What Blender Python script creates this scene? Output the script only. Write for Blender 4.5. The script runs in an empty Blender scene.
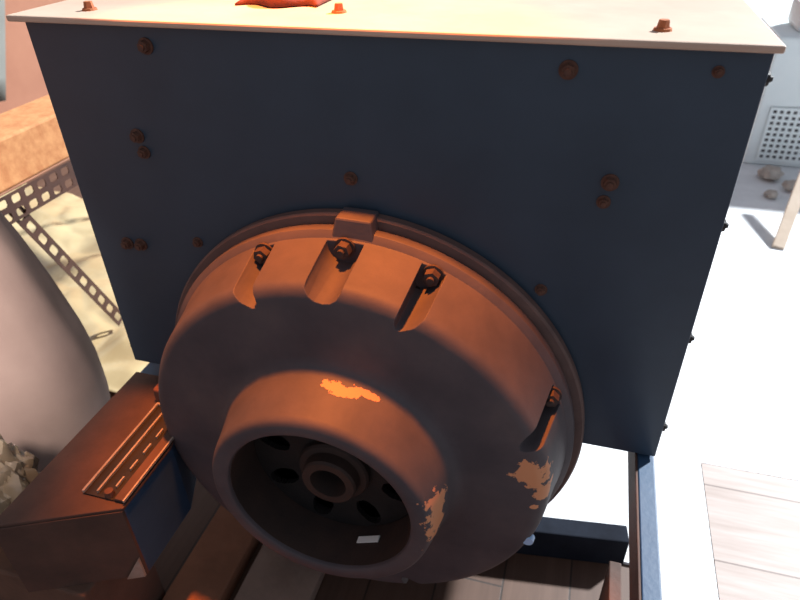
import bpy, bmesh, math, random
from mathutils import Vector, Matrix, noise
random.seed(4)
PI = math.pi
COL = bpy.context.scene.collection
R = math.radians

# ------------------------------------------------------------------ materials
def nodes(name):
    m = bpy.data.materials.new(name); m.use_nodes = True
    nt = m.node_tree; b = nt.nodes['Principled BSDF']
    return m, nt, b

def N(nt, typ, **kw):
    n = nt.nodes.new(typ)
    for k, v in kw.items():
        if k in n.inputs.keys():
            n.inputs[k].default_value = v
        else:
            setattr(n, k, v)
    return n

def ramp(nt, fac, stops):
    r = nt.nodes.new('ShaderNodeValToRGB')
    while len(r.color_ramp.elements) < len(stops): r.color_ramp.elements.new(.5)
    for e, (p, c) in zip(r.color_ramp.elements, stops):
        e.position = p; e.color = (*c, 1) if len(c) == 3 else c
    nt.links.new(fac, r.inputs[0]); return r

def mix(nt, fac, a, b):
    m = nt.nodes.new('ShaderNodeMix'); m.data_type = 'RGBA'
    for s, v in ((0, fac), (6, a), (7, b)):
        if hasattr(v, 'is_output'): nt.links.new(v, m.inputs[s])
        else: m.inputs[s].default_value = v if s == 0 else (*v, 1)
    return m.outputs[2]

def mottled(name, c1, c2, scale=6, rough=.6, metal=0, bump=.1, spec=.5, detail=6, bscale=None, rough2=None):
    m, nt, b = nodes(name)
    tc = N(nt, 'ShaderNodeTexCoord')
    nz = N(nt, 'ShaderNodeTexNoise', Scale=scale, Detail=detail, Roughness=.6)
    nt.links.new(tc.outputs['Object'], nz.inputs['Vector'])
    rp = ramp(nt, nz.outputs['Fac'], [(.35, c1), (.65, c2)])
    nt.links.new(rp.outputs[0], b.inputs['Base Color'])
    b.inputs['Roughness'].default_value = rough; b.inputs['Metallic'].default_value = metal
    b.inputs['Specular IOR Level'].default_value = spec
    if bump:
        n2 = N(nt, 'ShaderNodeTexNoise', Scale=bscale or scale * 12, Detail=4)
        nt.links.new(tc.outputs['Object'], n2.inputs['Vector'])
        bp = N(nt, 'ShaderNodeBump', Strength=bump, Distance=.004)
        nt.links.new(n2.outputs['Fac'], bp.inputs['Height']); nt.links.new(bp.outputs[0], b.inputs['Normal'])
    return m

def cast_paint(name, chips):
    """dull dark paint over orange primer, with flaked patches that show the primer"""
    m, nt, b = nodes(name)
    tc = N(nt, 'ShaderNodeTexCoord')
    nz = N(nt, 'ShaderNodeTexNoise', Scale=7, Detail=6, Roughness=.6)
    nt.links.new(tc.outputs['Object'], nz.inputs['Vector'])
    base = ramp(nt, nz.outputs['Fac'], [(.34, (.056, .049, .056)), (.52, (.076, .064, .070)), (.68, (.096, .078, .080))]).outputs[0]
    nw = N(nt, 'ShaderNodeTexNoise', Scale=38, Detail=6, Roughness=.7)
    nt.links.new(tc.outputs['Object'], nw.inputs['Vector'])
    total = None
    for (p, s) in chips:
        mp = N(nt, 'ShaderNodeVectorMath', operation='SUBTRACT'); mp.inputs[1].default_value = p
        nt.links.new(tc.outputs['Object'], mp.inputs[0])
        dv = N(nt, 'ShaderNodeVectorMath', operation='DIVIDE'); dv.inputs[1].default_value = s
        nt.links.new(mp.outputs[0], dv.inputs[0])
        ln = N(nt, 'ShaderNodeVectorMath', operation='LENGTH'); nt.links.new(dv.outputs[0], ln.inputs[0])
        ad = N(nt, 'ShaderNodeMath', operation='MULTIPLY_ADD'); ad.inputs[1].default_value = 3.4
        nt.links.new(nw.outputs['Fac'], ad.inputs[0]); nt.links.new(ln.outputs['Value'], ad.inputs[2])
        lt = N(nt, 'ShaderNodeMath', operation='LESS_THAN'); lt.inputs[1].default_value = 2.55
        nt.links.new(ad.outputs[0], lt.inputs[0])
        if total is None: total = lt.outputs[0]
        else:
            mx = N(nt, 'ShaderNodeMath', operation='MAXIMUM')
            nt.links.new(total, mx.inputs[0]); nt.links.new(lt.outputs[0], mx.inputs[1]); total = mx.outputs[0]
    colr = mix(nt, total, base, (.62, .27, .13)) if total is not None else base
    nt.links.new(colr, b.inputs['Base Color'])
    b.inputs['Roughness'].default_value = .62
    b.inputs['Specular IOR Level'].default_value = .3
    n2 = N(nt, 'ShaderNodeTexNoise', Scale=90, Detail=4)
    nt.links.new(tc.outputs['Object'], n2.inputs['Vector'])
    bp = N(nt, 'ShaderNodeBump', Strength=.12, Distance=.003)
    nt.links.new(n2.outputs['Fac'], bp.inputs['Height']); nt.links.new(bp.outputs[0], b.inputs['Normal'])
    return m

def planks(name, c1, c2, gap, width, length, rot=0, rough=.55, off=(0, 0)):
    m, nt, b = nodes(name)
    tc = N(nt, 'ShaderNodeTexCoord')
    mp = N(nt, 'ShaderNodeMapping'); mp.inputs['Rotation'].default_value = (0, 0, rot)
    mp.inputs['Location'].default_value = (off[0], off[1], 0)
    nt.links.new(tc.outputs['Object'], mp.inputs[0])
    br = N(nt, 'ShaderNodeTexBrick'); br.offset = .37
    br.inputs['Scale'].default_value = 1; br.inputs['Brick Width'].default_value = length
    br.inputs['Row Height'].default_value = width; br.inputs['Mortar Size'].default_value = .0022
    br.inputs['Color1'].default_value = (*c1, 1); br.inputs['Color2'].default_value = (*c2, 1)
    br.inputs['Mortar'].default_value = (*gap, 1)
    nt.links.new(mp.outputs[0], br.inputs['Vector'])
    sc = N(nt, 'ShaderNodeMapping'); sc.inputs['Scale'].default_value = (2.2, 26, 1)
    nt.links.new(mp.outputs[0], sc.inputs[0])
    nz = N(nt, 'ShaderNodeTexNoise', Scale=1.6, Detail=8, Roughness=.65)
    nt.links.new(sc.outputs[0], nz.inputs['Vector'])
    rp = ramp(nt, nz.outputs['Fac'], [(.3, (.72, .66, .6)), (.7, (1.1, 1.1, 1.1))])
    mm = nt.nodes.new('ShaderNodeMix'); mm.data_type = 'RGBA'; mm.blend_type = 'MULTIPLY'
    mm.inputs[0].default_value = 1
    nt.links.new(br.outputs['Color'], mm.inputs[6]); nt.links.new(rp.outputs[0], mm.inputs[7])
    nt.links.new(mm.outputs[2], b.inputs['Base Color'])
    b.inputs['Roughness'].default_value = rough
    bp = N(nt, 'ShaderNodeBump', Strength=.25, Distance=.003)
    nt.links.new(br.outputs['Fac'], bp.inputs['Height']); bp.invert = True
    nt.links.new(bp.outputs[0], b.inputs['Normal'])
    return m

def plastic_sheet(name, c1, c2, rough=.3):
    m, nt, b = nodes(name)
    tc = N(nt, 'ShaderNodeTexCoord')
    nz = N(nt, 'ShaderNodeTexNoise', Scale=5, Detail=5)
    nt.links.new(tc.outputs['Object'], nz.inputs['Vector'])
    rp = ramp(nt, nz.outputs['Fac'], [(.35, c1), (.65, c2)])
    nt.links.new(rp.outputs[0], b.inputs['Base Color'])
    b.inputs['Roughness'].default_value = rough
    b.inputs['Coat Weight'].default_value = .4
    return m

BLUE = mottled('blue_grey_sheet_paint', (.023, .040, .062), (.031, .052, .079), 5, .42, 0, .05, .45)
FRAMEBLUE = mottled('blue_frame_paint', (.018, .050, .105), (.028, .068, .130), 9, .5, 0, .08)
TOPCREAM = mottled('cream_top_paint', (.44, .32, .24), (.56, .41, .31), 4, .55, 0, .08)  # pale warm cream, much lighter than the other panels
RUST = mottled('rusty_bolt_steel', (.07, .032, .022), (.13, .055, .032), 60, .75, .1, .3)
RUSTBAND = mottled('brown_primer_band', (.085, .050, .045), (.13, .075, .062), 18, .7, 0, .12)
RUSTPLATE = mottled('brown_rusty_plate', (.055, .028, .020), (.090, .045, .031), 11, .75, 0, .2)
DARK = mottled('blackened_iron', (.008, .007, .007), (.018, .014, .013), 20, .6, .2, .15)
BOREM = mottled('dark_bore_shade', (.020, .012, .010), (.04, .021, .015), 14, .7, 0, .15)  # near-black colour puts the shade inside the bore onto liner and hub
BARM = mottled('dark_navy_bar', (.008, .010, .016), (.014, .018, .028), 12, .9, 0, .1, .15)
BOARDM = mottled('grey_brown_board', (.20, .135, .105), (.30, .21, .165), 8, .75, 0, .2)
FLAKE = mottled('orange_rust', (.30, .085, .03), (.42, .14, .05), 40, .8, 0, .2)
FLAKED = mottled('rusty_bracket', (.11, .045, .028), (.17, .07, .045), 20, .8, 0, .2)
HBOLT = mottled('dull_bolt_steel', (.045, .028, .024), (.08, .048, .04), 60, .7, .1, .2)
BLOCKM = mottled('dark_brown_timber', (.075, .040, .027), (.12, .065, .042), 8, .8, 0, .25)
SLOTTED = mottled('brown_enamel_angle', (.042, .016, .011), (.07, .028, .018), 14, .55, .1, .05)
CARD = mottled('speckled_orange_board', (.38, .145, .05), (.50, .23, .09), 34, .8, 0, .3, bscale=60)
SACKM = mottled('mauve_grey_cloth', (.28, .21, .19), (.35, .27, .24), 3.5, .9, 0, .06, bscale=140)
STEEL = mottled('bright_steel_glint', (.62, .62, .60), (.72, .72, .70), 30, .35, .7, .05)
PALE = mottled('pale_grey_enamel', (.76, .84, .85), (.82, .88, .88), 5, .5, 0, .03)
GRILLE = mottled('grille_black', (.05, .05, .055), (.08, .08, .09), 20, .6, 0, 0)
STONE = mottled('rubble_grey', (.32, .28, .25), (.5, .45, .4), 14, .9, 0, .5)
WOODPALE = mottled('bare_pale_wood', (.55, .42, .31), (.66, .53, .41), 9, .7, 0, .12)
TIMBER = mottled('red_brown_timber', (.20, .085, .045), (.30, .13, .07), 10, .7, 0, .25)
WALLPINK = mottled('pinkish_plaster', (.30, .125, .075), (.37, .165, .10), 2.2, .85, 0, .08)
CONC = mottled('pale_concrete', (.60, .62, .64), (.72, .74, .76), 6, .7, 0, .2)
CURTAIN = mottled('grey_white_tarpaulin', (.22, .22, .20), (.28, .28, .255), 3, .6, 0, .1)
CREAM = plastic_sheet('cream_plastic_film', (.33, .24, .125), (.46, .36, .20), .32)
TAN = plastic_sheet('tan_plastic_film', (.20, .13, .075), (.40, .33, .23), .22)
REDCLOTH = mottled('rust_red_rag', (.10, .020, .008), (.15, .03, .012), 12, .85, 0, .3)
EDGE = mottled('chipped_pale_edge', (.28, .23, .19), (.38, .33, .28), 30, .5, .2, .1)
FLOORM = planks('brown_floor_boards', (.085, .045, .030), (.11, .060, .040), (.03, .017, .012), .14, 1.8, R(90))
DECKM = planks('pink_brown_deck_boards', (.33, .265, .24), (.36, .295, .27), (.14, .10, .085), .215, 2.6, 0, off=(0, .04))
GAPBLUE = mottled('light_blue_gap_light', (.30, .48, .72), (.36, .54, .78), 20, .4, 0, 0)  # pale blue of a lit gap, used as a surface colour
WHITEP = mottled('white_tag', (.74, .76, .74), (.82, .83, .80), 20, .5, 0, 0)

# ------------------------------------------------------------------ helpers
def finish(name, bm, mat, parent=None, smooth=None, bevel=0, loc=None):
    bmesh.ops.recalc_face_normals(bm, faces=bm.faces)
    me = bpy.data.meshes.new(name); bm.to_mesh(me); bm.free()
    me.materials.append(mat)
    o = bpy.data.objects.new(name, me); COL.objects.link(o)
    if parent: o.parent = parent
    if loc: o.location = loc
    if bevel:
        md = o.modifiers.new('bevel', 'BEVEL'); md.width = bevel; md.segments = 2; md.limit_method = 'ANGLE'
    if smooth is not None:
        for p in me.polygons: p.use_smooth = True
        if smooth: me.set_sharp_from_angle(angle=R(smooth))
    return o

def box(bm, x0, x1, y0, y1, z0, z1, M=None):
    vs = [bm.verts.new((x, y, z)) for x in (x0, x1) for y in (y0, y1) for z in (z0, z1)]
    for f in ((0, 1, 3, 2), (4, 6, 7, 5), (0, 4, 5, 1), (2, 3, 7, 6), (0, 2, 6, 4), (1, 5, 7, 3)):
        bm.faces.new([vs[i] for i in f])
    if M is not None: bmesh.ops.transform(bm, matrix=M, verts=vs)
    return vs

def BX(name, dims, mat, parent=None, bevel=.002, M=None):
    bm = bmesh.new(); box(bm, *dims, M=M); return finish(name, bm, mat, parent, bevel=bevel)

def lathe(bm, prof, cx, cz, seg=128, close=False):
    """revolve (r, y) about an axis along y through (cx, cz)"""
    rings = []
    for (r, y) in prof:
        rings.append([bm.verts.new((cx + r * math.cos(2 * PI * k / seg), y, cz + r * math.sin(2 * PI * k / seg))) for k in range(seg)])
    n = len(rings)
    for i in range(n if close else n - 1):
        a, b = rings[i], rings[(i + 1) % n]
        for k in range(seg):
            bm.faces.new((a[k], a[(k + 1) % seg], b[(k + 1) % seg], b[k]))
    return rings

def cyl(bm, p0, p1, r0, r1=None, seg=16):
    r1 = r0 if r1 is None else r1
    p0 = Vector(p0); p1 = Vector(p1); d = (p1 - p0).normalized()
    u = d.orthogonal().normalized(); w = d.cross(u)
    A = [bm.verts.new(p0 + (u * math.cos(2 * PI * k / seg) + w * math.sin(2 * PI * k / seg)) * r0) for k in range(seg)]
    B = [bm.verts.new(p1 + (u * math.cos(2 * PI * k / seg) + w * math.sin(2 * PI * k / seg)) * r1) for k in range(seg)]
    for k in range(seg): bm.faces.new((A[k], A[(k + 1) % seg], B[(k + 1) % seg], B[k]))
    bm.faces.new(A); bm.faces.new(B)

def empty(name, loc=(0, 0, 0)):
    o = bpy.data.objects.new(name, None); o.empty_display_size = .1; COL.objects.link(o); o.location = loc
    return o

def tag(o, label=None, cat=None, group=None, kind=None):
    if label: o['label'] = label
    if cat: o['category'] = cat
    if group: o['group'] = group
    if kind: o['kind'] = kind
    return o

def subdiv(o, lv=2):
    md = o.modifiers.new('sub', 'SUBSURF'); md.levels = lv; md.render_levels = lv

# ------------------------------------------------------------------ setting
def struct(name, dims, mat, bevel=0):
    return tag(BX(name, dims, mat, bevel=bevel), kind='structure')
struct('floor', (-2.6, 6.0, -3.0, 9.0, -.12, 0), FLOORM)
struct('wall_left', (-2.72, -2.6, -3.0, 9.0, 0, 2.6), WALLPINK)
struct('trim_1', (.602, .7175, -1.0, 6.0, 0, .0155), CONC, .003)          # pale kerb strip beside the frame
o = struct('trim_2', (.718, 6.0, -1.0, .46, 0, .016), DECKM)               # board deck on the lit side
struct('trim_3', (.718, 6.0, .464, 9.0, 0, .014), CONC)                    # pale slab beyond the boards

struct('trim_4', (-.22, .600, .125, 1.4, 0, .008), CONC)                   # pale slab under the machine
# ------------------------------------------------------------------ the machine
AX, AZ = 0.0, .483          # axis of the round housing
DEPTH = .74
mach = tag(empty('machine', (0, .3, 0)),
           'large blue grey boxed machine with a round orange-brown cast housing on its front', 'machine')
mach_inv = Matrix.Translation((0, -.3, 0))
def MP(o):                   # parent to the machine keeping world coordinates
    o.parent = mach; o.matrix_parent_inverse = mach_inv; return o

MP(BX('front_panel', (-.5, .5, 0, .008, .469, 1.111), BLUE, bevel=.0015))
MP(BX('side_panel', (-.5, -.492, .008, DEPTH, .469, 1.111), BLUE))
MP(BX('side_panel', (.492, .5, .008, DEPTH, .469, 1.111), BLUE))
MP(BX('back_panel', (-.492, .492, DEPTH - .008, DEPTH, .469, 1.111), BLUE))
MP(BX('bottom_panel', (-.492, .492, .008, DEPTH - .008, .469, .477), BLUE))
tp = MP(BX('top_panel', (-.52, .507, -.012, DEPTH + .01, 1.111, 1.120), TOPCREAM, bevel=.0025))
tp['label'] = 'cream top sheet with a thin overhanging lip'

def bolt_bm(r=.0105, h=.010):
    bm = bmesh.new()
    cyl(bm, (0, 0, 0), (0, -.003, 0), r * 1.35, seg=24)
    cyl(bm, (0, -.003, 0), (0, -.003 - h, 0), r, r * .94, seg=6)
    cyl(bm, (0, -.003 - h, 0), (0, -.003 - h - .004, 0), r * .55, r * .5, seg=12)
    return bm
first = None
for (x, z, s) in [(-.301, 1.084, 1), (.283, 1.081, 1), (-.354, .949, 1), (-.349, .923, .9), (-.432, .749, 1), (-.404, .750, 1),
               (-.288, .770, .8), (-.005, .913, .9), (.353, .943, 1), (.349, .915, .8), (.283, .766, .8), (.448, 1.087, .6)]:
    if first is None:
        o = finish('panel_bolt', bolt_bm(), RUST); first = o
    else:
        o = first.copy(); COL.objects.link(o)
    MP(o); o.location = (x, 0, z); s *= .82; o.scale = (s, s, s); o.rotation_euler = (0, random.uniform(0, 1), 0)
# little screws of the side sheets, seen edge-on
scr = None
for (x, z, sg) in [(.5, .893, 1), (.5, .709, 1), (.5, .529, 1), (.5, 1.079, 1), (-.5, .500, -1)]:
    if scr is None:
        bm = bmesh.new(); cyl(bm, (0, 0, 0), (.004, 0, 0), .009, .008, 12); cyl(bm, (.004, 0, 0), (.008, 0, 0), .005, .003, 12)
        o = scr = finish('side_screw', bm, DARK)
    else:
        o = scr.copy(); COL.objects.link(o)
    MP(o); o.location = (x, .012, z); o.rotation_euler = (0, 0, 0 if sg > 0 else PI)
nub = None
for (x, y) in [(-.418, .045), (-.04, .088), (.384, .045), (.10, .40), (-.30, .42)]:
    if nub is None:
        bm = bmesh.new(); cyl(bm, (0, 0, 0), (0, 0, .003), .011, .010, 16); cyl(bm, (0, 0, .003), (0, 0, .012), .0075, .006, 6)
        o = nub = finish('top_screw', bm, FLAKE)
    else:
        o = nub.copy(); COL.objects.link(o)
    MP(o); o.location = (x, y, 1.120)

# --- round cast housing
chips = [((.309, -.155, .540), (.031, .04, .029)), ((.331, -.152, .500), (.014, .03, .020)), ((.318, -.155, .470), (.008, .02, .006)),
         ((.032, -.186, .672), (.026, .012, .02)), ((.066, -.178, .668), (.020, .006, .02)), ((.178, -.222, .490), (.03, .030, .052))]
CAST = cast_paint('dark_cast_paint', chips)
bm = bmesh.new()
prof = [(.270, -.022), (.362, -.022), (.3665, -.026), (.3665, -.042), (.361, -.047), (.356, -.050), (.353, -.058),
        (.3385, -.132), (.3365, -.1405), (.333, -.147), (.327, -.151), (.320, -.1532), (.315, -.1538), (.300, -.1543), (.240, -.1565), (.221, -.1573), (.216, -.158), (.2095, -.1595), (.203, -.162), (.1965, -.170), (.192, -.182),
        (.179, -.240), (.1765, -.2465), (.171, -.2505), (.152, -.2515), (.1485, -.2495), (.147, -.245),
        (.147, -.150), (.152, -.142), (.258, -.134), (.270, -.122)]
lathe(bm, prof, AX, AZ, 160, close=True)
housing = MP(finish('bell_housing', bm, CAST, smooth=35))
housing['label'] = 'round cast housing, dark paint flaking to orange primer'
# bolt pockets scooped out of the rim
BA = [112.5, 90, 67.5, 22.5, -67.5, -90, -112.5]
cb = bmesh.new()
for a in BA:
    t = R(a); c, s = math.cos(t), math.sin(t)
    bmc = []
    # U-shaped cutter along y: round bottom toward the axis, straight flanks outward
    for y in (-.054, -.235):
        dr = -.0 if y > -.1 else -.018
        pts = []
        w = .0285
        for k in range(9):
            ph = PI + PI * k / 8
            pts.append((w * math.cos(ph), .349 + dr + w * math.sin(ph)))
        pts += [(w * 1.15, .41), (-w * 1.15, .41)]
        bmc.append([cb.verts.new((AX + r * c - u * -s * -1, y, AZ + r * s + u * c * -1)) for (u, r) in pts])
    A, B = bmc; n = len(A)
    for k in range(n): cb.faces.new((A[k], A[(k + 1) % n], B[(k + 1) % n], B[k]))
    cb.faces.new(A); cb.faces.new(list(reversed(B)))
cutter = finish('pocket_cutter', cb, CAST)
md = housing.modifiers.new('pockets', 'BOOLEAN'); md.operation = 'DIFFERENCE'; md.object = cutter; md.solver = 'EXACT'
bpy.context.view_layer.update()
dg = bpy.context.evaluated_depsgraph_get()
me2 = bpy.data.meshes.new_from_object(housing.evaluated_get(dg))
housing.modifiers.clear(); housing.data = me2
for p in me2.polygons: p.use_smooth = True
me2.set_sharp_from_angle(angle=R(35))
bpy.data.objects.remove(cutter)
bv = housing.modifiers.new('bevel', 'BEVEL'); bv.width = .003; bv.segments = 2; bv.limit_method = 'ANGLE'; bv.angle_limit = R(40)

def HP(o): o.parent = housing; return o
bm = bmesh.new()
lathe(bm, [(.340, 0), (.378, 0), (.3815, -.004), (.3815, -.017), (.378, -.021), (.340, -.021)], AX, AZ, 160, close=True)
o = HP(finish('mounting_ring', bm, RUSTBAND, smooth=35)); o['label'] = 'brown ring between housing and panel'
hb = None
for a in BA:
    if hb is None:
        bm = bmesh.new()
        cyl(bm, (0, 0, 0), (0, -.004, 0), .0155, seg=24); cyl(bm, (0, -.004, 0), (0, -.018, 0), .0125, .012, 6)
        cyl(bm, (0, -.018, 0), (0, -.023, 0), .006, .0055, 12)
        o = hb = finish('housing_bolt', bm, HBOLT)
    else:
        o = hb.copy(); COL.objects.link(o)
    HP(o); o.location = (AX + .346 * math.cos(R(a)), -.054, AZ + .346 * math.sin(R(a))); o.rotation_euler = (0, a, 0)

def lug(name, ang, r0, r1, w0, w1, y0, y1, mat):
    bm = bmesh.new(); t = R(ang); c, s = math.cos(t), math.sin(t)
    def P(u, r, y): return bm.verts.new((AX + r * c + u * s, y, AZ + r * s - u * c))
    a = [P(-w0, r0, y0), P(w0, r0, y0), P(w1, r1, y0), P(-w1, r1, y0)]
    b = [P(-w0, r0, y1), P(w0, r0, y1), P(w1, r1, y1 + .006), P(-w1, r1, y1 + .006)]
    bm.faces.new(a); bm.faces.new(list(reversed(b)))
    for k in range(4): bm.faces.new((a[k], a[(k + 1) % 4], b[(k + 1) % 4], b[k]))
    return HP(finish(name, bm, mat, bevel=.003))
lug('lifting_lug', 88.5, .350, .386, .034, .027, -.004, -.050, CAST)

# --- coupling disc and hub inside the bore
bm = bmesh.new()
seg = 360
prof = [(.0, -.128), (.028, -.128)]
# disc with oval slots: annular grid with missing cells
def disc(bm, y0, y1):
    nr = 40; rs = [.045 + (.144 - .045) * i / nr for i in range(nr + 1)]
    grid = {}
    def hole(r, th):
        for k in range(8):
            d = (th - 2 * PI * k / 8 - .489 + PI) % (2 * PI) - PI
            if ((r - .110) / .029) ** 2 + (d * r / .018) ** 2 < 1: return True
        return False
    V = [[bm.verts.new((AX + r * math.cos(2 * PI * k / seg), y0, AZ + r * math.sin(2 * PI * k / seg))) for k in range(seg)] for r in rs]
    fs = []
    for i in range(nr):
        for k in range(seg):
            if hole((rs[i] + rs[i + 1]) / 2, 2 * PI * (k + .5) / seg): continue
            fs.append(bm.faces.new((V[i][k], V[i][(k + 1) % seg], V[i + 1][(k + 1) % seg], V[i + 1][k])))
    ex = bmesh.ops.extrude_face_region(bm, geom=fs)
    bmesh.ops.translate(bm, verts=[v for v in ex['geom'] if isinstance(v, bmesh.types.BMVert)], vec=(0, y1 - y0, 0))
disc(bm, -.158, -.168)
for v in list(bm.verts):
    if not v.link_faces: bm.verts.remove(v)
cd = HP(finish('coupling_disc', bm, DARK, smooth=30))
bm = bmesh.new()
lathe(bm, [(.0, -.13), (.060, -.13), (.060, -.178), (.057, -.182), (.047, -.183), (.046, -.200), (.043, -.204), (.030, -.204), (.029, -.198), (.029, -.16), (0, -.16)], AX, AZ, 64)
HP(finish('hub', bm, BOREM, smooth=30))
bm = bmesh.new(); lathe(bm, [(.1462, -.244), (.1462, -.152), (.1475, -.152), (.1475, -.244)], AX, AZ, 128, close=True)
o = HP(finish('bore_shade_liner', bm, BOREM, smooth=30)); o['label'] = 'dark lining added for the shade inside the bore'
bm = bmesh.new(); lathe(bm, [(0, -.06), (.315, -.06), (.315, -.052), (0, -.052)], AX, AZ, 96)
HP(finish('back_plate', bm, DARK, smooth=30))
# pale tag on the floor of the bore, and a bright steel dot added as a glint inside its lip
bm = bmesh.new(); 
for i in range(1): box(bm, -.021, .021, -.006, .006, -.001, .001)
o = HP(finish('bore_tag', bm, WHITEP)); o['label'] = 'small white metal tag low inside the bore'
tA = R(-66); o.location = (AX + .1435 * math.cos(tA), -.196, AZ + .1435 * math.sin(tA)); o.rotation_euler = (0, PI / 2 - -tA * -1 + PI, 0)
bm = bmesh.new(); cyl(bm, (0, 0, 0), (0, 0, .005), .0042, .003, 12)
o = HP(finish('bore_glint', bm, STEEL)); o['label'] = 'bright dot standing for a glint just inside the lip of the bore'
tA = R(119); o.location = (AX + .1470 * math.cos(tA), -.235, AZ + .1470 * math.sin(tA)); o.rotation_euler = (0, -(tA + PI / 2) + 2 * PI, 0)
# light blue disc added to stand for a lit gap below the rim
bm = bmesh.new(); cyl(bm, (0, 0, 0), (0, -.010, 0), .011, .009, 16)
o = HP(finish('rim_gap_light', bm, GAPBLUE)); o['label'] = 'light blue spot standing for a lit gap low on the rim'
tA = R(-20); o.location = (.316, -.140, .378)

# ------------------------------------------------------------------ base frame
fr = tag(empty('base_frame', (0, .2, 0)), 'blue steel base frame with rails under the boxed machine', 'frame')
finv = Matrix.Translation((0, -.2, 0))
def FP(o): o.parent = fr; o.matrix_parent_inverse = finv; return o
bm = bmesh.new()                                   # right rail, a channel opening inwards
pr = [(.500, .462), (.474, .462), (.474, .456), (.493, .456), (.493, .404), (.474, .404), (.474, .397), (.500, .397)]
for y in (-.75, .76):
    for (x, z) in pr: bm.verts.new((x, y, z))
bm.verts.ensure_lookup_table(); n = len(pr)
for k in range(n): bm.faces.new([bm.verts[i] for i in (k, (k + 1) % n, n + (k + 1) % n, n + k)])
bm.faces.new([bm.verts[i] for i in range(n)]); bm.faces.new([bm.verts[i] for i in reversed(range(n, 2 * n))])
FP(finish('rail', bm, FRAMEBLUE, bevel=.002))
o = FP(BX('inner_strip', (.470, .4738, -.75, .76, .395, .4605), RUSTPLATE, bevel=.001)); o['label'] = 'brown rusty strip along the inner side of the right rail'
o = FP(BX('sill', (.470, .492, -.75, -.02, 0, .20), RUSTPLATE, bevel=.002)); o['label'] = 'brown rusty sill sheet under the right rail'
FP(BX('rail', (-.505, -.395, .0, .76, .30, .43), FRAMEBLUE, bevel=.003))
FP(BX('cross_rail', (-.395, .493, .70, .76, .36, .462), FRAMEBLUE))
for (x0, x1, y0, y1) in [(.475, .4925, -.74, -.69), (.475, .493, .70, .75), (-.495, -.44, .70, .75)]:
    FP(BX('leg', (x0, x1, y0, y1), FRAMEBLUE) if False else BX('leg', (x0, x1, y0, y1, .0 if y0 > 0 else .2, .30 if x0 < 0 else .397), FRAMEBLUE))
bm = bmesh.new(); box(bm, -.29, .50, -.022, .022, 0, .085)
bar = tag(finish('steel_bar', bm, BARM, bevel=.003), 'dark blue steel bar lying on the floor behind the round housing', 'bar')
bar.location = (.03, .075, 0); bar.rotation_euler = (0, 0, R(7.5))

# ------------------------------------------------------------------ terminal box at the left
tb = tag(empty('terminal_box', (-.41, -.23, .26)), 'blue box with brown top and a slotted grille, left of the round housing', 'box')
tinv = Matrix.Translation((.41, .23, -.26))
def TP(o): o.parent = tb; o.matrix_parent_inverse = tinv; return o
def prism(name, pts, z0, z1, mat, bevel=.002):
    bm = bmesh.new()
    a = [bm.verts.new((x, y, z0)) for x, y in pts]; b = [bm.verts.new((x, y, z1)) for x, y in pts]
    bm.faces.new(list(reversed(a))); bm.faces.new(b); n = len(pts)
    for k in range(n): bm.faces.new((a[k], a[(k + 1) % n], b[(k + 1) % n], b[k]))
    return TP(finish(name, bm, mat, bevel=bevel))
prism('body', [(-.500, -.385), (-.320, -.300), (-.320, -.162), (-.370, -.045), (-.370, -.004), (-.500, -.004)], .262, .434, FRAMEBLUE)
o = prism('lid', [(-.503, -.390), (-.318, -.3035), (-.318, -.162), (-.369, -.044), (-.369, -.003), (-.503, -.003)], .434, .4405, RUSTPLATE, .0015); o['label'] = 'brown rusty lid'
o = prism('end_plate', [(-.500, -.391), (-.320, -.306), (-.320, -.3005), (-.500, -.3855)], .262, .434, RUSTPLATE, .001); o['label'] = 'brown rusty end plate'
bm = bmesh.new()
vs = [bm.verts.new(p) for p in ((-.321, -.3075, .263), (-.349, -.3207, .263), (-.321, -.3075, .314))]
f = bm.faces.new(vs); ex = bmesh.ops.extrude_face_region(bm, geom=[f])
bmesh.ops.translate(bm, verts=[v for v in ex['geom'] if isinstance(v, bmesh.types.BMVert)], vec=(0, -.004, 0))
o = TP(finish('corner_gusset', bm, EDGE)); o['label'] = 'pale triangular corner gusset'
o = TP(BX('bracket', (-.412, -.374, -.072, -.022, .4405, .472), FLAKED, bevel=.004)); o['label'] = 'small rusty bracket'
# long slotted grille on the lid
g = TP(BX('grille', (-.398, -.322, -.296, -.085, .4405, .444), DARK, bevel=.0005))
g['label'] = 'black slotted grille with pale rims'
def GP(o): o.parent = g; return o
def barx(x0, x1, y0, y1, z0=.444, z1=.450, name='rim', mat=EDGE): return GP(BX(name, (x0, x1, y0, y1, z0, z1), mat, bevel=.0008))
barx(-.400, -.396, -.296, -.085); barx(-.376, -.3725, -.290, -.085)
barx(-.400, -.342, -.085, -.080)
y = -.10
for k in range(5): barx(-.3515, -.3485, y - .022, y, name='rib'); y -= .038
GP(BX('ledge', (-.338, -.320, -.296, -.092, .444, .449), RUSTPLATE, bevel=.001))
barx(-.3205, -.3175, -.298, -.092, .446, .4515)
bm = bmesh.new(); cyl(bm, (0, 0, 0), (0, 0, .010), .008, .007, 12)
o = GP(finish('end_screw', bm, RUST)); o.location = (-.352, -.288, .4445)
crate = tag(BX('wooden_block', (-.70, -.402, -.372, -.215, 0, .262), BLOCKM, bevel=.005), 'dark brown timber block standing under the box with the slotted grille', 'block')

# ------------------------------------------------------------------ timbers on the floor
for (x0, x1, y0, y1, h, lab) in [(-.392, -.276, -.62, .03, .045, 'red brown timber lying on the floor right of the blue box'),
                                  (-.255, -.10, -.62, .02, .03, 'wide brown board on the floor under the open bore')]:
    tag(BX('timber', (x0, x1, y0, y1, 0, h), TIMBER if h > .04 else BOARDM, bevel=.003), lab, 'timber')

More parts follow.
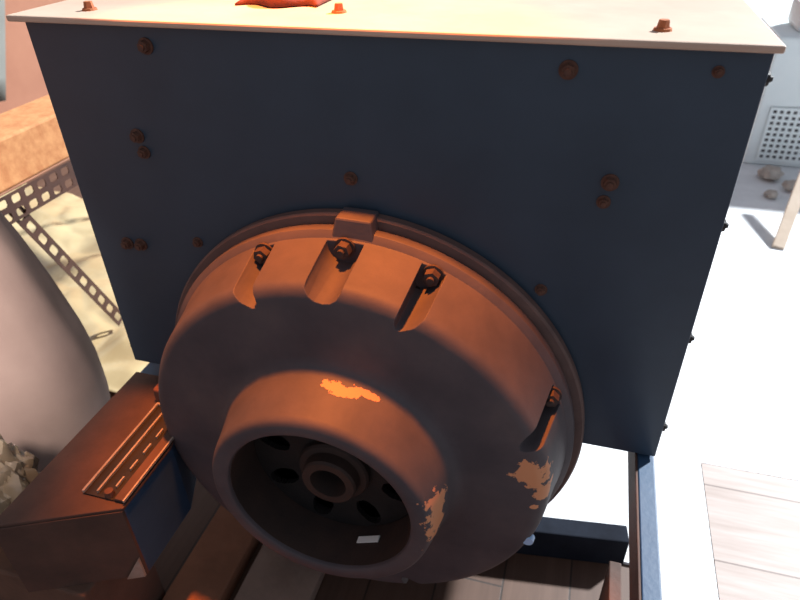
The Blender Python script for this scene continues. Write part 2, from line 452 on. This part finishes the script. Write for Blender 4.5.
# ------------------------------------------------------------------ slotted-angle rack
rk = tag(empty('slotted_rack', (-1.08, .5, 0)), 'brown slotted steel angle rack against the left edge behind the panel', 'rack')
rinv = Matrix.Translation((1.08, -.5, 0))
def RP(o): o.parent = rk; o.matrix_parent_inverse = rinv; return o
def slotted(bm, L, W, rows, pitch, sl, sw, M, th=.003, stagger=True):
    """strip in the local x (length) / y (width) plane with real slots"""
    rw = W / rows; n = int(L / pitch)
    for r in range(rows):
        for k in range(n):
            x0, x1 = k * pitch, (k + 1) * pitch; y0, y1 = r * rw, (r + 1) * rw
            cx = (x0 + x1) / 2; cy = (y0 + y1) / 2
            c = .3
            hp = [(-1, -1 + c * 1.4), (-1 + c, -1), (1 - c, -1), (1, -1 + c * 1.4), (1, 1 - c * 1.4), (1 - c, 1), (-1 + c, 1), (-1, 1 - c * 1.4)]
            hp = [(cx + a * sl / 2, cy + b * sw / 2) for a, b in hp]
            op = [(x0, cy - rw * .3), (x0, y0), (x1, y0), (x1, cy - rw * .3), (x1, cy + rw * .3), (x1, y1), (x0, y1), (x0, cy + rw * .3)]
            for zz, rev in ((0, False), (th, True)):
                H = [bm.verts.new(M @ Vector((a, b, zz))) for a, b in hp]; O = [bm.verts.new(M @ Vector((a, b, zz))) for a, b in op]
                for q in range(8): bm.faces.new((O[q], O[(q + 1) % 8], H[(q + 1) % 8], H[q]))
                if not rev: H0, O0 = H, O
            for q in range(8):
                bm.faces.new((H0[q], H0[(q + 1) % 8], H[(q + 1) % 8], H[q]))
    # rims
    bmesh.ops.remove_doubles(bm, verts=bm.verts, dist=1e-5)
    be = [e for e in bm.edges if len(e.link_faces) == 1]
    try: bmesh.ops.bridge_loops(bm, edges=be)
    except Exception: pass
def basis(o, ex, ey):
    ex = Vector(ex).normalized(); ey = Vector(ey).normalized(); ez = ex.cross(ey)
    M = Matrix((ex, ey, ez)).transposed().to_4x4(); M.translation = Vector(o); return M
bm = bmesh.new()
slotted(bm, 1.15, .074, 2, .0455, .029, .022, basis((-1.08, .30, .542), (0, 1, 0), (0, 0, 1)))
RP(finish('front_beam', bm, SLOTTED))
RP(BX('shelf_board', (-1.50, -1.084, .30, 1.45, .616, .622), TIMBER))
bm = bmesh.new()
slotted(bm, .60, .042, 1, .052, .034, .022, basis((-1.086, .335, .566), (0, .242, -.550), (0, .9, .42)))
RP(finish('brace', bm, SLOTTED))
for (x, y) in [(-1.49, .32), (-1.49, 1.40), (-1.09, 1.40)]:
    bm = bmesh.new(); slotted(bm, .616, .038, 1, .052, .034, .020, basis((x, y, 0), (0, 0, 1), (0, 1, 0)))
    RP(finish('post', bm, SLOTTED))
bx = tag(BX('carton', (-1.25, -1.084, .33, 1.10, .622, .745), CARD, bevel=.006), 'orange speckled carton lying on the slotted rack shelf', 'carton')

# ------------------------------------------------------------------ padded sack at the left
def sack():
    bm = bmesh.new(); seg = 72; rows = 44
    cx, cy = -.95, -.03
    hs = [i / rows for i in range(rows + 1)]
    prev = None
    prof = [(0, .235), (.03, .255), (.16, .285), (.26, .306), (.36, .306), (.44, .296), (.57, .266), (.68, .236), (.77, .205), (.86, .165), (.91, .11), (.93, .02)]
    for t in hs:
        z = .93 * t
        for (za, ra), (zb, rb) in zip(prof, prof[1:]):
            if za <= z <= zb + 1e-6: pf = ra + (rb - ra) * (z - za) / (zb - za); break
        ring = []
        for k in range(seg):
            a = 2 * PI * k / seg
            n = noise.noise(Vector((math.cos(a) * 1.6, math.sin(a) * 1.6, t * 2.2))) * .018 + noise.noise(Vector((math.cos(a) * 5, math.sin(a) * 5, t * 2))) * .006
            ring.append(bm.verts.new((cx + (pf + n) * math.cos(a), cy + (pf + n) * math.sin(a) * .7, z)))
        if prev:
            for k in range(seg): bm.faces.new((prev[k], prev[(k + 1) % seg], ring[(k + 1) % seg], ring[k]))
        else: bm.faces.new(list(reversed(ring)))
        prev = ring
    bm.faces.new(prev)
    return finish('padded_sack', bm, SACKM, smooth=0)
tag(sack(), 'large mauve grey padded sack standing left of the blue frame', 'sack')

def crumple(name, pts_fn, nu, nv, amp, mat, seed, th=.002):
    bm = bmesh.new(); V = []
    for i in range(nu + 1):
        row = []
        for j in range(nv + 1):
            u, v = i / nu, j / nv
            p = Vector(pts_fn(u, v)); q = p * 5.5 + Vector((seed, 0, 0))
            c = noise.cell_vector(q * 1.1)
            w = noise.voronoi(q)[0]
            h = (w[1] - w[0]) * amp + noise.noise(q * .7) * amp * .6
            row.append(bm.verts.new(p + Vector((0, h * .25, h)))); 
        V.append(row)
    for i in range(nu):
        for j in range(nv): bm.faces.new((V[i][j], V[i + 1][j], V[i + 1][j + 1], V[i][j + 1]))
    o = finish(name, bm, mat, smooth=40)
    md = o.modifiers.new('thick', 'SOLIDIFY'); md.thickness = th
    return o
def film(u, v):
    x = -.56 - 1.6 * u; y = .36 - .12 * max(0, 1 - u / .45) + (1.0 + .12 * max(0, 1 - u / .45)) * v
    z = .022 + .30 * max(0, u - .62) ** 1.2
    return (x, y, z)
tag(crumple('plastic_film', film, 90, 90, .035, CREAM, 3), 'crumpled cream plastic film spread on the floor behind the slotted brace', 'plastic sheet')

def bag():
    bm = bmesh.new(); bmesh.ops.create_icosphere(bm, subdivisions=5, radius=1)
    for v in bm.verts:
        n = v.co.normalized(); q = n * 2.3 + Vector((7.3, 1.1, 2.7))
        w = noise.voronoi(q)[0]
        r = .82 + .42 * (w[1] - w[0]) + .12 * noise.noise(q * 2)
        v.co = Vector((n.x * r * .088, n.y * r * .075, max(-.9, n.z * r) * .125))
    o = finish('plastic_bag', bm, TAN, smooth=25)
    zmin = min(v.co.z for v in o.data.vertices)
    o.location = (-.605, -.292, .2625 - zmin)
    return o
tag(bag(), 'crumpled tan plastic bag on the timber block beside the mauve sack', 'bag')

# pale tarpaulin hanging on the left wall
bm = bmesh.new(); V = []
for i in range(41):
    u = i / 40; row = []
    for j in range(21):
        v = j / 20
        row.append(bm.verts.new((-2.52 + .03 * math.sin(u * 31) + .015 * math.sin(u * 70 + v * 3), .0 + 2.7 * u - .95 * (1 - v) * u, .35 + v * 2.1)))
    V.append(row)
for i in range(40):
    for j in range(20): bm.faces.new((V[i][j], V[i + 1][j], V[i + 1][j + 1], V[i][j + 1]))
o = finish('tarpaulin', bm, CURTAIN, smooth=0); md = o.modifiers.new('thick', 'SOLIDIFY'); md.thickness = .004
tag(o, 'grey white tarpaulin hanging in folds on the pink left wall', 'tarpaulin')

# rust red rag on the machine top
bm = bmesh.new(); V = []
for i in range(25):
    row = []
    for j in range(17):
        u, v = i / 24, j / 16
        p = Vector((-.215 + .13 * u, .112 + .16 * v + .012 * math.sin(u * 9), 0))
        e = min(u, 1 - u, v, 1 - v)
        p.z = 1.123 + min(1, e * 6) * (.012 + .012 * (1 + noise.noise(p * 22)))
        row.append(bm.verts.new(p))
    V.append(row)
for i in range(24):
    for j in range(16): bm.faces.new((V[i][j], V[i + 1][j], V[i + 1][j + 1], V[i][j + 1]))
o = finish('rag', bm, REDCLOTH, smooth=0); md = o.modifiers.new('thick', 'SOLIDIFY'); md.thickness = .0025
tag(o, 'rust red rag lying on the cream top of the machine', 'rag')

# ------------------------------------------------------------------ lit yard on the right
cb = tag(empty('grille_cabinet', (1.5, 2.85, .014)), 'pale grey cabinet with a square mesh grille beyond the machine', 'cabinet')
cinv = Matrix.Translation((-1.5, -2.85, -.014))
def CP(o): o.parent = cb; o.matrix_parent_inverse = cinv; return o
CP(BX('body', (1.11, 1.90, 2.60, 3.10, .014, .62), PALE, bevel=.012))
gr = CP(BX('grille', (1.17, 1.52, 2.594, 2.601, .05, .30), GRILLE, bevel=.002)); gr['label'] = 'dark square mesh grille'
bm = bmesh.new()
for k in range(13): x = 1.17 + .35 * k / 12; box(bm, x - .006, x + .006, 2.586, 2.595, .05, .30)
for k in range(10): z = .05 + .25 * k / 9; box(bm, 1.165, 1.525, 2.5865, 2.5945, z - .006, z + .006)
m = finish('mesh_bars', bm, PALE); m.parent = gr
tag(BX('pale_block', (1.20, 1.40, 2.70, 2.95, .62, .74), PALE, bevel=.02), 'small pale block on top of the grille cabinet', 'block')
st = tag(BX('wooden_stick', (-.022, .022, -.010, .010, 0, .72), WOODPALE, bevel=.002), 'pale wooden stick leaning at the right edge of the yard', 'stick')
st.location = (1.115, 1.70, .016); st.rotation_euler = (R(-62), R(8), R(-14))
rb = None
for (x, y, s, lab) in [(1.20, 2.42, .05, 'grey rubble lump nearest the foot of the grille cabinet'), (1.27, 2.30, .035, 'small grey rubble lump in the middle of the cabinet shadow'),
                  (1.17, 2.20, .028, 'smallest rubble lump at the left of the cabinet shadow')]:
    bm = bmesh.new(); bmesh.ops.create_icosphere(bm, subdivisions=3, radius=1)
    for v in bm.verts:
        n = v.co.normalized(); v.co = n * s * (1 + .45 * noise.noise(n * 1.7 + Vector((x * 9, y, 0)))); v.co.z *= .6
    o = finish('rubble', bm, STONE, smooth=30); zmin = min(v.co.z for v in o.data.vertices); o.location = (x, y, .014 - zmin)
    tag(o, lab, 'rubble', 'rubble lumps in the yard')

# ------------------------------------------------------------------ light
def light(name, typ, loc, to, energy, color, **kw):
    l = bpy.data.lights.new(name, typ); l.energy = energy; l.color = color
    for k, v in kw.items(): setattr(l, k, v)
    o = bpy.data.objects.new(name, l); COL.objects.link(o); o.location = loc
    o.rotation_euler = (Vector(to) - Vector(loc)).to_track_quat('-Z', 'Y').to_euler(); return o
SUN = Vector((.60, .70, .75))
light('daylight_sun', 'SUN', SUN * 5, (0, 0, 0), 10.5, (.93, .97, 1.0), angle=R(3))
light('added_orange_spot', 'SPOT', (-.12, .07, 2.6), (-.02, -.08, .5), 620, (1.0, .235, .03), spot_size=R(27), spot_blend=.6, shadow_soft_size=.06)  # unseen spot added to give the warm light from above
light('sack_fill_spot', 'SPOT', (-.12, -1.2, 1.9), (-.90, -.12, .55), 340, (1.0, .82, .72), spot_size=R(23), spot_blend=.5, shadow_soft_size=.15)  # fill spot added only to brighten the sack, no such lamp stands there
w = bpy.data.worlds.new('World'); bpy.context.scene.world = w; w.use_nodes = True
bg = w.node_tree.nodes['Background']; bg.inputs[0].default_value = (.80, .86, 1.0, 1); bg.inputs[1].default_value = .45

# ------------------------------------------------------------------ camera
cam = bpy.data.cameras.new('camera'); co = bpy.data.objects.new('camera', cam); COL.objects.link(co)
RM = Matrix(((0.9613276203297622, -0.13840265929194054, 0.23810483046766523), (0.27470102015052505, 0.5437437627862978, -0.7930208508981709),
             (-0.01971182181781746, 0.8277604872980573, 0.560735249247544)))
M = RM.to_4x4(); M.translation = (.30888651, -.81186735, 1.28459921); co.matrix_world = M
cam.sensor_width = 36; cam.lens = 636.7359 / 800 * 36; cam.clip_start = .02; cam.dof.use_dof = True; cam.dof.focus_distance = .95; cam.dof.aperture_fstop = 5.6
sc = bpy.context.scene; sc.camera = co
sc.view_settings.view_transform = 'Standard'; sc.view_settings.look = 'None'
sc.view_settings.exposure = 0; sc.view_settings.gamma = 1; sc.view_settings.use_curve_mapping = False
